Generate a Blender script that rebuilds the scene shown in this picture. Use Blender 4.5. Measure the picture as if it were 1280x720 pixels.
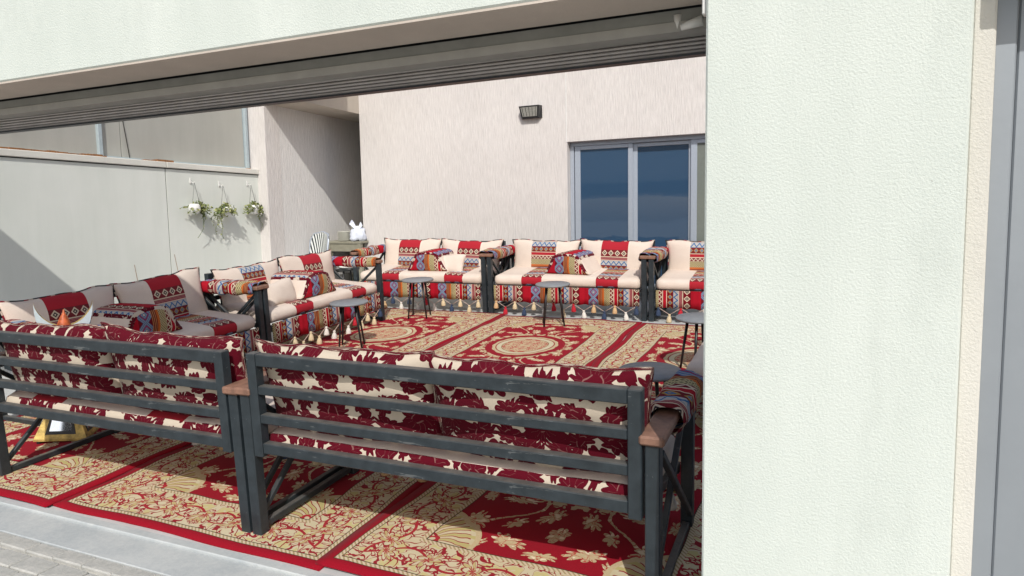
import bpy, bmesh, math, random
from mathutils import Vector, Matrix, noise

for o in list(bpy.data.objects): bpy.data.objects.remove(o)
SC = bpy.context.scene
COL = SC.collection
rnd = random.Random(7)
PI = math.pi

# ------------------------------------------------------------------ camera
cam_d = bpy.data.cameras.new('camera'); cam = bpy.data.objects.new('camera', cam_d); COL.objects.link(cam)
cam_d.sensor_width = 36; cam_d.lens = 875/1280*36; cam_d.clip_start = 0.05; cam_d.clip_end = 1500
R0 = Vector((0.91724894, 0.39791634, -0.01780335)); R1 = Vector((0.02165714, -0.0944534, -0.99529369)); R2 = Vector((-0.39772521, 0.91254651, -0.09525501))
mw = Matrix.Identity(4)
for i in range(3):
    mw[i][0] = R0[i]; mw[i][1] = -R1[i]; mw[i][2] = -R2[i]
mw.translation = (0, 0, 1.55)
cam.matrix_world = mw
SC.camera = cam
SC.render.resolution_x = 1024; SC.render.resolution_y = 576

# ------------------------------------------------------------------ world, sun, exposure
SUN_TO = Vector((-0.5, 1.0, -0.96)).normalized()      # the way the light travels
elev = math.asin(-SUN_TO.z); az = math.atan2(-SUN_TO.x, -SUN_TO.y)
world = bpy.data.worlds.new("World"); SC.world = world; world.use_nodes = True
wn = world.node_tree
sky = wn.nodes.new('ShaderNodeTexSky'); sky.sky_type = 'NISHITA'; sky.sun_disc = False
sky.sun_elevation = elev; sky.sun_rotation = az; sky.dust_density = 2.5; sky.air_density = 1.0
bg = wn.nodes['Background']; bg.inputs[1].default_value = 0.15
wn.links.new(sky.outputs[0], bg.inputs[0])
sun_d = bpy.data.lights.new('sun', 'SUN'); sun_d.energy = 4.2; sun_d.angle = math.radians(0.5); sun_d.color = (1.0, 0.965, 0.91)
sun = bpy.data.objects.new('sun', sun_d); COL.objects.link(sun)
sun.rotation_euler = SUN_TO.to_track_quat('-Z', 'Y').to_euler()
SC.view_settings.view_transform = 'Standard'; SC.view_settings.look = 'None'
SC.view_settings.exposure = -0.34; SC.view_settings.gamma = 1
SC.render.engine = 'CYCLES'
SC.cycles.max_bounces = 8

# ------------------------------------------------------------------ the yard floor rises towards the back
SLOPE = math.atan(0.065)
ROLL = Matrix.Translation((-2.6, 0, 0)) @ Matrix.Rotation(.009, 4, 'Y') @ Matrix.Translation((2.6, 0, 0))
TF = ROLL @ Matrix.Translation((0, 2.4, 0)) @ Matrix.Rotation(SLOPE, 4, 'X') @ Matrix.Translation((0, -2.4, 0))
def onfloor(x, y, z=0, rz=0): return TF @ Matrix.Translation((x, y, z)) @ Matrix.Rotation(rz, 4, 'Z')

# ------------------------------------------------------------------ object helpers
def tag(o, label=None, cat=None, group=None, kind=None):
    if label: o['label'] = label
    if cat: o['category'] = cat
    if group: o['group'] = group
    if kind: o['kind'] = kind
    return o
def thing(name, mat, label, cat, group=None):
    o = bpy.data.objects.new(name, None); COL.objects.link(o); o.empty_display_size = .1
    o.matrix_world = mat
    return tag(o, label, cat, group)
def link(name, me, parent=None, mat=None):
    o = bpy.data.objects.new(name, me); COL.objects.link(o)
    if parent: o.parent = parent
    if mat is not None: o.matrix_basis = mat
    return o

class MB:
    """collects boxes, tubes, lofts in one mesh"""
    def __init__(s): s.v = []; s.f = []; s.m = []; s.uv = []; s.sm = []
    def add(s, vs, fs, mi=0, uv=None, sm=False):
        b = len(s.v); s.v += [tuple(p) for p in vs]
        for k, f in enumerate(fs):
            s.f.append([b+i for i in f]); s.m.append(mi[k] if isinstance(mi, list) else mi); s.sm.append(sm)
            s.uv.append([uv[i] for i in f] if uv else [(0, 0)]*len(f))
    def box(s, c, d, mi=0, M=None, bv=0.0):
        x, y, z = d[0]/2, d[1]/2, d[2]/2
        if bv <= 0:
            P = [Vector((a*x, b*y, e*z)) for a in (-1, 1) for b in (-1, 1) for e in (-1, 1)]
            F = [(0, 1, 3, 2), (4, 6, 7, 5), (0, 4, 5, 1), (2, 3, 7, 6), (0, 2, 6, 4), (1, 5, 7, 3)]
        else:
            bm = bmesh.new(); bmesh.ops.create_cube(bm, size=1)
            for v in bm.verts: v.co = Vector((v.co.x*2*x, v.co.y*2*y, v.co.z*2*z))
            bmesh.ops.bevel(bm, geom=list(bm.edges), offset=bv, segments=1, affect='EDGES')
            bm.verts.index_update()
            P = [v.co.copy() for v in bm.verts]; F = [tuple(v.index for v in f.verts) for f in bm.faces]; bm.free()
        C = Vector(c)
        P = [(M @ p if M else p) + C for p in P]
        s.add(P, F, mi, [(p.x+p.y, p.z) for p in P])
    def bx(s, x0, x1, y0, y1, z0, z1, mi=0, bv=0.0):
        s.box(((x0+x1)/2, (y0+y1)/2, (z0+z1)/2), (abs(x1-x0), abs(y1-y0), abs(z1-z0)), mi, None, bv)
    def bar(s, a, b, w, h, mi=0, bv=0.003, up=Vector((0, 0, 1))):
        a = Vector(a); b = Vector(b); d = (b-a); L = d.length; d.normalize()
        if abs(d.dot(up)) > .98: up = Vector((0, 1, 0))
        x = d.cross(up).normalized(); z = x.cross(d).normalized()
        M = Matrix((x, d, z)).transposed()
        s.box((a+b)/2, (w, L, h), mi, M, bv)
    def tube(s, path, r, n=8, mi=0, caps=True, sm=True):
        P = [Vector(p) for p in path]; vs = []; uv = []; L = 0
        pa = None
        for i, p in enumerate(P):
            t = (P[min(i+1, len(P)-1)]-P[max(i-1, 0)]).normalized()
            if pa is None:
                a = t.cross(Vector((0, 0, 1)))
                if a.length < .1: a = t.cross(Vector((1, 0, 0)))
                a.normalize()
            else:
                a = (pa - t*pa.dot(t)).normalized()
            pa = a; b = t.cross(a)
            if i: L += (P[i]-P[i-1]).length
            rr = r[i] if isinstance(r, (list, tuple)) else r
            for k in range(n):
                q = 2*PI*k/n
                vs.append(p + a*math.cos(q)*rr + b*math.sin(q)*rr); uv.append((L, k/n))
        fs = []
        for i in range(len(P)-1):
            for k in range(n):
                k2 = (k+1) % n
                fs.append((i*n+k, i*n+k2, (i+1)*n+k2, (i+1)*n+k))
        if caps: fs += [tuple(range(n-1, -1, -1)), tuple((len(P)-1)*n+k for k in range(n))]
        s.add(vs, fs, mi, uv, sm)
    def lathe(s, prof, n=24, c=(0, 0, 0), mi=0, sm=True):
        vs = []; fs = []; C = Vector(c)
        for (r, z) in prof:
            for k in range(n):
                q = 2*PI*k/n; vs.append(C+Vector((r*math.cos(q), r*math.sin(q), z)))
        for i in range(len(prof)-1):
            for k in range(n):
                k2 = (k+1) % n; fs.append((i*n+k, i*n+k2, (i+1)*n+k2, (i+1)*n+k))
        fs += [tuple(range(n-1, -1, -1)), tuple((len(prof)-1)*n+k for k in range(n))]
        s.add(vs, fs, mi, None, sm)
    def mesh(s, name, mats):
        me = bpy.data.meshes.new(name); me.from_pydata(s.v, [], s.f)
        for m in mats: me.materials.append(m)
        me.polygons.foreach_set('material_index', s.m)
        me.polygons.foreach_set('use_smooth', s.sm)
        uvl = me.uv_layers.new(name='UVMap'); flat = []
        for u in s.uv:
            for p in u: flat += [p[0], p[1]]
        uvl.data.foreach_set('uv', flat)
        me.update()
        bm = bmesh.new(); bm.from_mesh(me)
        if not any(s.sm): bmesh.ops.recalc_face_normals(bm, faces=bm.faces)
        bm.to_mesh(me); bm.free()
        return me
    def obj(s, name, mats, parent=None, mat=None):
        if not isinstance(mats, (list, tuple)): mats = [mats]
        return link(name, s.mesh(name, mats), parent, mat)

# ------------------------------------------------------------------ node expression helper
class NT:
    def __init__(s, name):
        s.mat = bpy.data.materials.new(name); s.mat.use_nodes = True
        s.t = s.mat.node_tree; s.n = s.t.nodes; s.bsdf = s.n['Principled BSDF']
        s._uv = None
    def new(s, k): return s.n.new(k)
    def setin(s, inp, v):
        if isinstance(v, E): s.t.links.new(v.s, inp)
        elif hasattr(v, 'is_linked') or hasattr(v, 'links'): s.t.links.new(v, inp)
        else:
            if isinstance(v, (tuple, list)) and len(v) == 3 and inp.type == 'RGBA': v = (*v, 1)
            inp.default_value = v
    def m(s, op, *a):
        n = s.new('ShaderNodeMath'); n.operation = op
        for i, x in enumerate(a): s.setin(n.inputs[i], x)
        return E(s, n.outputs[0])
    def uv(s):
        if s._uv is None:
            n = s.new('ShaderNodeUVMap'); n.uv_map = 'UVMap'
            q = s.new('ShaderNodeSeparateXYZ'); s.t.links.new(n.outputs[0], q.inputs[0]); s._uv = (E(s, q.outputs[0]), E(s, q.outputs[1]), n.outputs[0])
        return s._uv
    def objc(s):
        n = s.new('ShaderNodeTexCoord'); q = s.new('ShaderNodeSeparateXYZ'); s.t.links.new(n.outputs['Object'], q.inputs[0])
        return E(s, q.outputs[0]), E(s, q.outputs[1]), E(s, q.outputs[2]), n.outputs['Object']
    def vec(s, x, y, z=0.0):
        n = s.new('ShaderNodeCombineXYZ')
        for i, v in enumerate((x, y, z)): s.setin(n.inputs[i], v)
        return n.outputs[0]
    def noise(s, vec, scale, detail=2.0, rough=.5, dist=0.0, out=0):
        n = s.new('ShaderNodeTexNoise'); s.t.links.new(vec, n.inputs['Vector'])
        n.inputs['Scale'].default_value = scale; n.inputs['Detail'].default_value = detail
        n.inputs['Roughness'].default_value = rough; n.inputs['Distortion'].default_value = dist
        return E(s, n.outputs[0])
    def mapping(s, vec, sc=(1, 1, 1), rot=(0, 0, 0), loc=(0, 0, 0)):
        n = s.new('ShaderNodeMapping'); s.t.links.new(vec, n.inputs[0]); n.inputs['Scale'].default_value = sc
        n.inputs['Rotation'].default_value = rot; n.inputs['Location'].default_value = loc
        return n.outputs[0]
    def mix(s, f, a, b):
        n = s.new('ShaderNodeMix'); n.data_type = 'RGBA'; n.clamp_factor = True
        s.setin(n.inputs[0], f); s.setin(n.inputs[6], a); s.setin(n.inputs[7], b)
        return n.outputs[2]
    def ramp(s, f, stops, interp='LINEAR'):
        n = s.new('ShaderNodeValToRGB'); s.setin(n.inputs[0], f); cr = n.color_ramp; cr.interpolation = interp
        while len(cr.elements) < len(stops): cr.elements.new(.5)
        for e, (p, c) in zip(cr.elements, stops): e.position = p; e.color = (*c, 1)
        return n.outputs[0]
    def bump(s, h, strength=.3, dist=.01):
        n = s.new('ShaderNodeBump'); n.inputs['Strength'].default_value = strength; n.inputs['Distance'].default_value = dist
        s.setin(n.inputs['Height'], h); s.t.links.new(n.outputs[0], s.bsdf.inputs['Normal'])
    def color(s, c): s.setin(s.bsdf.inputs['Base Color'], c)
    def rough(s, r): s.setin(s.bsdf.inputs['Roughness'], r)
class E:
    def __init__(s, nt, sock): s.nt = nt; s.s = sock
    def __add__(a, b): return a.nt.m('ADD', a, b)
    __radd__ = __add__
    def __sub__(a, b): return a.nt.m('SUBTRACT', a, b)
    def __rsub__(a, b): return a.nt.m('SUBTRACT', b, a)
    def __mul__(a, b): return a.nt.m('MULTIPLY', a, b)
    __rmul__ = __mul__
    def __truediv__(a, b): return a.nt.m('DIVIDE', a, b)
    def __gt__(a, b): return a.nt.m('GREATER_THAN', a, b)
    def __lt__(a, b): return a.nt.m('LESS_THAN', a, b)
    def abs(a): return a.nt.m('ABSOLUTE', a)
    def sin(a): return a.nt.m('SINE', a)
    def cos(a): return a.nt.m('COSINE', a)
    def mod(a, p): return a.nt.m('FLOORED_MODULO', a, p)
    def ping(a, p): return a.nt.m('PINGPONG', a, p)
    def min(a, b): return a.nt.m('MINIMUM', a, b)
    def max(a, b): return a.nt.m('MAXIMUM', a, b)
    def floor(a): return a.nt.m('FLOOR', a)
    def sqrt(a): return a.nt.m('SQRT', a)
    def pow(a, b): return a.nt.m('POWER', a, b)
def hyp(a, b): return (a*a+b*b).sqrt()
def lobe(nt, x, y, cx, cy, rx, ry, rot, n, amp):
    """>0 inside a scalloped ellipse; also returns radius ratio and angle"""
    dx = x-cx; dy = y-cy
    if rot:
        c, s_ = math.cos(rot), math.sin(rot)
        dx, dy = dx*c+dy*s_, dy*c-dx*s_
    dx = dx*(1/rx); dy = dy*(1/ry)
    r = hyp(dx, dy); th = nt.m('ARCTAN2', dy, dx)
    Rr = (th*(n/2)).sin().abs()*amp + (1-amp)
    return Rr-r, r, th

# ------------------------------------------------------------------ materials
def plain(name, col, rough=.6, metal=0.0, var=.06, scale=30, bump=0.0, bscale=200, spec=None):
    t = NT(name); x, y, z, v = t.objc()
    f = t.noise(v, scale, 4, .6)
    c1 = tuple(max(0, k*(1-var)) for k in col); c2 = tuple(min(1, k*(1+var)) for k in col)
    t.color(t.ramp(f, [(.3, c1), (.7, c2)])); t.rough(rough); t.bsdf.inputs['Metallic'].default_value = metal
    if spec is not None: t.bsdf.inputs['Specular IOR Level'].default_value = spec
    if bump: t.bump(t.noise(v, bscale, 3, .6), bump, .004)
    return t.mat

CREAM = (.70, .615, .52)
def damask_col(t, x, y):
    x = x*1.22; y = y*1.22
    """burgundy velvet flowers and leaves on cream, mirrored tile with half drop"""
    w1 = t.noise(t.vec(x, y, 0.0), 10.0, 1.0); w2 = t.noise(t.vec(x, y, 5.0), 10.0, 1.0)
    x = x+(w1-.5)*.075; y = y+(w2-.5)*.075
    TW, TH = .27, .54
    col = (x/TW).floor(); par = col.mod(2.0)
    xx = x.ping(TW)
    yy = (y+par*0.0).mod(TH)
    M = None; V = None
    motifs = [(.005, .10, .115, .095, 0, 15, .24), (.175, .235, .115, .062, .75, 13, .30), (.268, .06, .070, .085, 0, 11, .26),
              (.085, .33, .10, .058, -.55, 11, .32), (.272, .40, .105, .092, .2, 15, .24), (.09, .47, .088, .056, .9, 11, .30),
              (.02, .245, .045, .050, 0, 6, .25), (.160, .125, .036, .058, .4, 7, .3), (.2, .515, .055, .032, -.5, 7, .3), (.185, .325, .030, .035, 0, 5, .3)]
    for mo in motifs:
        g, r, th = lobe(t, xx, yy, mo[0], mo[1], mo[2]*1.06, mo[3]*1.06, *mo[4:])
        M = g if M is None else M.max(g)
        if mo[2] > .06:
            vein = ((th*(mo[5]/2)+.35).cos().abs() < .055) * (r > .30) * (r < .78)
            vein = vein.max(((r-.33).abs() < .03) * ((th*3.0).sin() > -.2))
            V = vein if V is None else V.max(vein)
    dx = xx-.13; dy = yy-.42
    ring = .014-(hyp(dx, dy)-.075).abs()
    M = M.max(ring*8.0)
    fz = t.noise(t.vec(x, y, 2.0), 70.0, 2.0)
    mask = (M+(fz-.5)*.10) > 0
    mask = mask*(1-V*.0)
    fine = t.noise(t.vec(x, y, 9.0), 300.0, 2.0)
    burg = t.mix(fine, (.070, .0015, .008), (.120, .003, .013))
    burg = t.mix(V*.35, burg, (.45, .28, .24))
    crm = t.mix(fine, (.50, .43, .34), (.61, .53, .43))
    t.bsdf.inputs['Specular IOR Level'].default_value = .12
    return t.mix(mask, crm, burg), mask
def mat_damask():
    t = NT('damask_velvet'); u, v, uvs = t.uv()
    oi = t.new('ShaderNodeObjectInfo'); r = E(t, oi.outputs['Random'])
    c, m = damask_col(t, u+r*3.7, v+r*1.9)
    t.color(c); t.rough(.85); t.bsdf.inputs['Sheen Weight'].default_value = .04
    t.bump(m*.8+t.noise(uvs, 400, 2)*.4, .5, .004)
    return t.mat

RED = (.42, .008, .022); MAR = (.17, .008, .015); KCR = (.68, .56, .42); BLU = (.06, .16, .34); GRY = (.30, .32, .36); GOLD = (.42, .25, .07); DRK = (.03, .02, .025); ORG = (.55, .14, .03)
def kilim_col(t, s, c, off=0.0, bw=False):
    P = .74
    s = (s+off).mod(P)
    bands = [('solid', .115, RED), ('diam', .085, MAR, KCR, DRK), ('solid', .010, KCR), ('lines', .035, MAR, (.5, .2, .2)), ('solid', .008, KCR), ('zig', .06, (.5, .48, .45), BLU),
             ('diam', .07, MAR, GOLD, BLU), ('solid', .008, KCR), ('solid', .035, RED), ('solid', .008, KCR), ('zig', .045, MAR, KCR), ('check', .07, (.5, .42, .22), (.10, .08, .05)),
             ('solid', .022, ORG), ('lines', .05, MAR, (.45, .22, .08)), ('diam2', .119, GRY, BLU, RED)]
    tot = sum(b[1] for b in bands); P2 = tot
    a = 0.0; out = RED
    for b in bands:
        if b[1] > 0.0:
            w = b[1]*P/tot
            inside = (s > a)
            if b[0] == 'solid': colr = b[2]
            else:
                p = (s-(a+w/2))/w
                if b[0] == 'lines':
                    colr = t.mix((p*PI*6).sin() > .2, b[2], b[3])
                elif b[0] == 'zig':
                    tri = (c*(1/(w*.55))).ping(1.0)-.5
                    colr = t.mix(((p-tri*.7).abs()) < .17, b[2], b[3])
                    colr = t.mix(p.abs() > .44, colr, b[3])
                elif b[0] == 'check':
                    q1 = ((s+c)*(1/.011)).ping(1.0); q2 = ((s-c)*(1/.011)).ping(1.0)
                    colr = t.mix((q1 > .5).abs()*(q2 > .4), b[2], b[3])
                elif b[0] == 'diam':
                    q = (c*(1/(w*.95))).mod(1.0)-.5
                    d = q.abs()+p.abs()
                    colr = t.mix((d < .44), b[2], b[3]); colr = t.mix(d < .26, colr, b[4]); 
                    colr = t.mix(d < .10, colr, b[3])
                else:
                    q = (c*(1/(w*1.1))).mod(1.0)-.5
                    d = q.abs()+p.abs(); ck = ((d*7.0).mod(1.0) > .5)
                    colr = t.mix(ck, b[2], b[3]); colr = t.mix((d > .28)*(d < .36), colr, b[4]); colr = t.mix(d < .08, colr, KCR)
                    colr = t.mix((d > .70), colr, MAR)
            out = t.mix(inside, out, colr)
            a += w
    return out
def weave(t, c, s, k):
    f = t.noise(t.vec(s, k, 3.0), 260.0, 2.0)
    n = t.new('ShaderNodeMix'); n.data_type = 'RGBA'; n.blend_type = 'MULTIPLY'; n.inputs[0].default_value = .6
    t.t.links.new(c, n.inputs[6]); t.t.links.new(t.ramp(f, [(.3, (.6, .6, .6)), (.7, (1, 1, 1))]), n.inputs[7])
    return n.outputs[2]
def mat_kilim(name='kilim_cloth', off=0.0, swap=False):
    t = NT(name); u, v, uvs = t.uv()
    oi = t.new('ShaderNodeObjectInfo'); r = E(t, oi.outputs['Random'])
    c = kilim_col(t, (v if swap else u), (u if swap else v), off)
    t.color(weave(t, c, u, v)); t.rough(.9); t.bsdf.inputs['Specular IOR Level'].default_value = .15
    t.bump(t.noise(uvs, 350, 2), .35, .003)
    return t.mat
def linen(t, u, v):
    a = t.noise(t.vec(u*1.0, v*8.0, 1.0), 90, 2); b = t.noise(t.vec(u*8.0, v*1.0, 2.0), 90, 2); big = t.noise(t.vec(u, v, 4.0), 5, 3)
    f = (a+b)*.35+big*.3
    return t.ramp(f, [(.35, (.60, .50, .425)), (.65, (.735, .64, .555))]), a+b
def mat_linen(name='cream_linen'):
    t = NT(name); u, v, _ = t.uv(); c, h = linen(t, u, v); t.color(c); t.rough(.9); t.bump(h, .25, .002)
    return t.mat
def mat_banded(name, centers, half, off, swap, edgezig=False):
    """cream linen with sewn kilim bands across u"""
    t = NT(name); u, v, _ = t.uv(); c, h = linen(t, u, v)
    m = None
    for k in centers:
        q = ((u-k).abs() < half)
        m = q if m is None else m.max(q)
    k = kilim_col(t, v*-1.0, u, off)
    t.color(t.mix(m, c, weave(t, k, u, v))); t.rough(.9); t.bump(h, .25, .002)
    return t.mat

def mat_rug():
    t = NT('rug_pile'); u, v, uvs = t.uv()
    oi = t.new('ShaderNodeObjectInfo'); rr = E(t, oi.outputs['Random'])
    HW, HL = .91, 1.41
    ax, ay = u.abs(), v.abs()
    w1 = t.noise(t.vec(ax, ay, 0.0), 7.0, 2.0); w2 = t.noise(t.vec(ax, ay, 4.0), 7.0, 2.0)
    wx = ax+(w1-.5)*.09; wy = ay+(w2-.5)*.09
    d = (HW-ax).min(HL-ay)
    redf = t.mix(t.noise(uvs, 250, 2), (.20, .003, .011), (.33, .007, .020))
    gold = t.mix(t.noise(uvs, 120, 2), (.42, .32, .17), (.60, .50, .32))
    cream = t.mix(t.noise(t.vec(wx, wy, 1.0), 10.0, 2), (.60, .54, .40), (.50, .43, .25))
    # --- red lines drawn through flowery noise: scrollwork
    def iso(scale, z, wd):
        f = t.noise(t.vec(wx, wy, z), scale, 1.5, .5, .6)
        return (f-.5).abs() < wd, f
    l1, f1 = iso(9.0, 3.0, .016); l2, f2 = iso(16.0, 7.0, .021); l3, f3 = iso(22.0, 11.0, .022)
    # field: leafy sprigs on red
    F = None; VE = None
    sprigs = [(.10, .62, .12, .06, 1.1, 9, .5), (.32, .50, .13, .05, .3, 9, .5), (.42, .80, .07, .12, .3, 11, .45), (.18, .92, .12, .07, -.4, 9, .5), (.45, .25, .07, .11, -.3, 9, .5),
              (.30, .12, .07, .045, .8, 7, .5), (.24, .74, .05, .09, -.6, 7, .5), (0.0, .80, .06, .09, 0, 7, .5), (.5, .52, .05, .08, 0, 7, .45), (0.0, 1.0, .10, .05, 0, 9, .4), (.33, .33, .06, .035, -.7, 7, .5), (.48, .02, .05, .07, 0, 7, .45), (.34, .98, .1, .05, .9, 9, .5)]
    for mo in sprigs:
        g, r, th = lobe(t, wx, wy, mo[0], mo[1], mo[2]*.84, mo[3]*.84, *mo[4:])
        F = g if F is None else F.max(g)
    stem = (((wx-.30)-((wy*9.0).sin())*.13).abs() < .010)
    F = (F > 0).max(stem*(hyp(u*1.15, v) > .46))
    fieldc = t.mix(F, redf, gold)
    fieldc = t.mix(F*l3, fieldc, (.42, .05, .04))
    fieldc = t.mix(F*(f3 > .62), fieldc, (.72, .62, .45))
    # medallion
    r = hyp(u*1.12, v)
    lob = ((t.m('ARCTAN2', v, u*1.12)*8.0).sin().abs())*.012
    fieldc = t.mix(r < .46, fieldc, redf)
    fieldc = t.mix((r < (lob+.375)), fieldc, gold)
    fieldc = t.mix(r < .345, fieldc, (.30, .05, .04)); fieldc = t.mix(r < .33, fieldc, cream)
    fieldc = t.mix(r < .275, fieldc, (.26, .16, .08)); fieldc = t.mix(r < .265, fieldc, gold)
    fieldc = t.mix((r < .265)*l2.max(l3), fieldc, (.40, .04, .04))
    garl = ((r-.50).abs() < .035)*(f2 > .50)
    fieldc = t.mix(garl, fieldc, gold)
    # corner palmette that bulges into the field
    cx = (HW-.33); cy = (HL-.33)
    g, rc, th = lobe(t, ax, ay, cx, cy, .27, .30, 0, 6, .12)
    pal = (g > 0)
    fern = (th*22.0+rc*10.0+(w1-.5)*7.0).sin()
    palc = t.mix((fern > .35)*(rc > .30), cream, (.46, .40, .17))
    palc = t.mix(((fern.abs() < .30)*(rc > .30)*(rc < .92)).max((rc-.33).abs() < .025), palc, (.27, .015, .025))
    pal2, rc2, th2 = lobe(t, ax, ay, cx-.03, cy-.03, .065, .075, .6, 5, .5)
    palc = t.mix((pal2 > 0), palc, (.36, .02, .03)); palc = t.mix((pal2 > .35), palc, cream)
    fieldc = t.mix((g > -.10), fieldc, gold)
    fieldc = t.mix(pal, fieldc, palc)
    # border
    s = (ax-ay); along = t.mix((HW-ax) < (HL-ay), t.vec(ax, 0.0, 0.0), t.vec(ay, 0.0, 0.0))
    sp = t.new('ShaderNodeSeparateXYZ'); t.t.links.new(along, sp.inputs[0]); al = E(t, sp.outputs[0])
    q = d-.205
    wave = (al*14.0).sin()*.055
    vine = ((q-wave).abs() < .008)
    cell = (al*(14.0/PI)+.5).mod(1.0)-.5
    bl, rb, tb = lobe(t, cell*(PI/14.0)+(w1-.5)*.03, q+wave*.9+(w2-.5)*.03, 0, 0, .078, .066, .4, 9, .4)
    bc = t.mix((f2 > .58), cream, (.52, .46, .22))
    bc = t.mix(l1.max(l2), bc, (.27, .015, .025))
    bc = t.mix(vine.max(((q+wave).abs() < .005)), bc, (.33, .02, .03))
    bc = t.mix((bl > 0), bc, (.27, .015, .025)); bc = t.mix((bl > .14), bc, cream); bc = t.mix((bl > .14)*((tb*5.0+rb*6.0).sin() > .35), bc, (.46, .38, .17)); bc = t.mix((bl > .14)*((tb*5.0+rb*6.0).sin().abs() < .16), bc, (.27, .015, .025)); bc = t.mix((bl > .62), bc, (.34, .02, .03))
    rope = t.mix((((u+v)*(1/.012)).ping(1.0)) > .55, (.58, .48, .34), (.36, .28, .15))
    out = t.mix(d < .36, fieldc, bc)
    out = t.mix((d-.345).abs() < .014, out, rope)
    out = t.mix((d-.068).abs() < .014, out, rope)
    out = t.mix(((d-.056).abs() < .0025).max((d-.083).abs() < .0025).max((d-.360).abs() < .003), out, (.05, .03, .02))
    out = t.mix(d < .054, out, redf)
    t.color(out); t.rough(.95); t.bsdf.inputs['Specular IOR Level'].default_value = .12; t.bsdf.inputs['Sheen Weight'].default_value = .03
    t.bump(t.noise(uvs, 300, 2)*.6+f3*.3, .5, .004)
    return t.mat

def mat_plaster(name, c1, c2, kind='stipple'):
    t = NT(name); x, y, z, v = t.objc()
    big = t.noise(v, .9, 4, .6); fine = t.noise(v, 140, 3, .65)
    if kind == 'comb':
        comb = t.noise(t.mapping(v, (60, 60, 5.5)), 1.0, 3, .65)
        comb2 = t.noise(t.mapping(v, (130, 130, 8)), 1.0, 2, .6)
        f = comb*.55+big*.25+fine*.2
        t.color(t.ramp(f, [(.36, c1), (.60, c2)])); t.bump(comb*.8+comb2*.4, .8, .012)
    elif kind == 'concrete':
        st = t.noise(t.mapping(v, (7, 7, .8)), 1.0, 4, .6)
        f = big*.5+st*.3+fine*.2
        t.color(t.ramp(f, [(.35, c1), (.62, c2)])); t.bump(fine, .25, .004)
    else:
        mid = t.noise(v, 150, 3, .7)
        streak = t.noise(t.mapping(v, (3, 3, .5)), 1.0, 4, .6)
        f = big*.35+fine*.15+streak*.5
        base = t.ramp(f, [(.35, c1), (.62, c2)])
        stain = t.noise(t.mapping(v, (2.2, 2.2, .9)), 1.0, 6, .7); base = t.mix((stain-.53)*2.6, base, tuple(k*.80 for k in c1))
        speck = t.noise(v, 55, 2, .5) > .765; base = t.mix(speck*.5, base, (.30, .29, .25))
        t.color(base); t.bump(mid*.8+fine*.4, .75, .0045)
    t.rough(.9)
    return t.mat

M = {}
M['facade'] = mat_plaster('stippled_plaster', (.545, .60, .56), (.64, .69, .65))
M['soffit'] = mat_plaster('soffit_paint', (.46, .41, .36), (.56, .50, .44), 'concrete')
M['strip'] = mat_plaster('beige_render', (.56, .55, .50), (.65, .64, .59))
M['backwall'] = mat_plaster('combed_render', (.55, .52, .50), (.69, .66, .635), 'comb')
M['sidewall'] = mat_plaster('smooth_grey_render', (.66, .695, .64), (.76, .785, .735), 'concrete')
M['alcove'] = mat_plaster('alcove_render', (.60, .585, .57), (.70, .685, .665), 'comb')
M['panel'] = mat_plaster('grey_sheet', (.37, .37, .335), (.44, .44, .40), 'concrete')
M['steel'] = plain('pale_blue_steel', (.42, .50, .53), .4, .2)
M['rust'] = plain('rusty_edge', (.28, .13, .05), .9, 0, .5, 60)
M['ledge'] = mat_plaster('ledge_render', (.62, .61, .55), (.74, .73, .67), 'concrete')
M['joint'] = plain('dark_joint', (.03, .03, .028), .9)
M['alu'] = plain('window_aluminium', (.42, .47, .54), .35, .3, .04)
M['shutter'] = plain('shutter_slat_grey', (.42, .40, .395), .5, .05, .10, 12)
M['boxgreen'] = plain('shutter_box_grey_green', (.23, .24, .23), .5, .1, .10, 8)
M['lip'] = plain('shutter_lip_beige', (.34, .335, .315), .6, 0, .10, 8)
M['pipe'] = plain('white_plastic', (.7, .7, .68), .4)
M['gatemetal'] = plain('grey_gate_metal', (.27, .30, .33), .45, .2, .06, 3, .1, 30)
M['wood'] = plain('arm_wood', (.235, .125, .085), .6, 0, .3, 18, .3, 60)
M['black'] = plain('black_metal', (.02, .021, .023), .4, .2, .2)
M['tabletop'] = plain('grey_table_top', (.21, .225, .24), .5, 0, .1, 20)
M['tassel_white'] = plain('white_yarn', (.72, .68, .62), .9, 0, .1, 200, .6, 400)
M['tassel_cream'] = plain('cream_yarn', (.62, .50, .32), .9, 0, .1, 200, .6, 400)
M['tassel_tan'] = plain('tan_yarn', (.58, .38, .20), .9, 0, .1, 200, .6, 400)
M['tassel_red'] = plain('red_yarn', (.45, .012, .025), .9, 0, .1, 200, .6, 400)
M['tassel_navy'] = plain('navy_yarn', (.03, .05, .10), .9, 0, .1, 200, .6, 400)
M['cord'] = plain('pink_cord', (.55, .42, .36), .9)
M['damask'] = mat_damask()
M['kilim'] = mat_kilim('kilim_cloth', 0.06)
M['kilim_arm'] = mat_kilim('kilim_arm_cloth', 0.33)
M['kilim_front'] = mat_kilim('kilim_front_cloth', 0.40)
M['linen'] = mat_linen()
M['pillowA'] = mat_banded('linen_pillow_red_top', [0.0], .17, .235, False)
M['pillowB'] = mat_banded('linen_pillow_blue_top', [0.0], .17, .47, False)
M['seat'] = mat_banded('linen_seat_with_bands', [-.54, .42], .135, .70, False)
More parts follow.
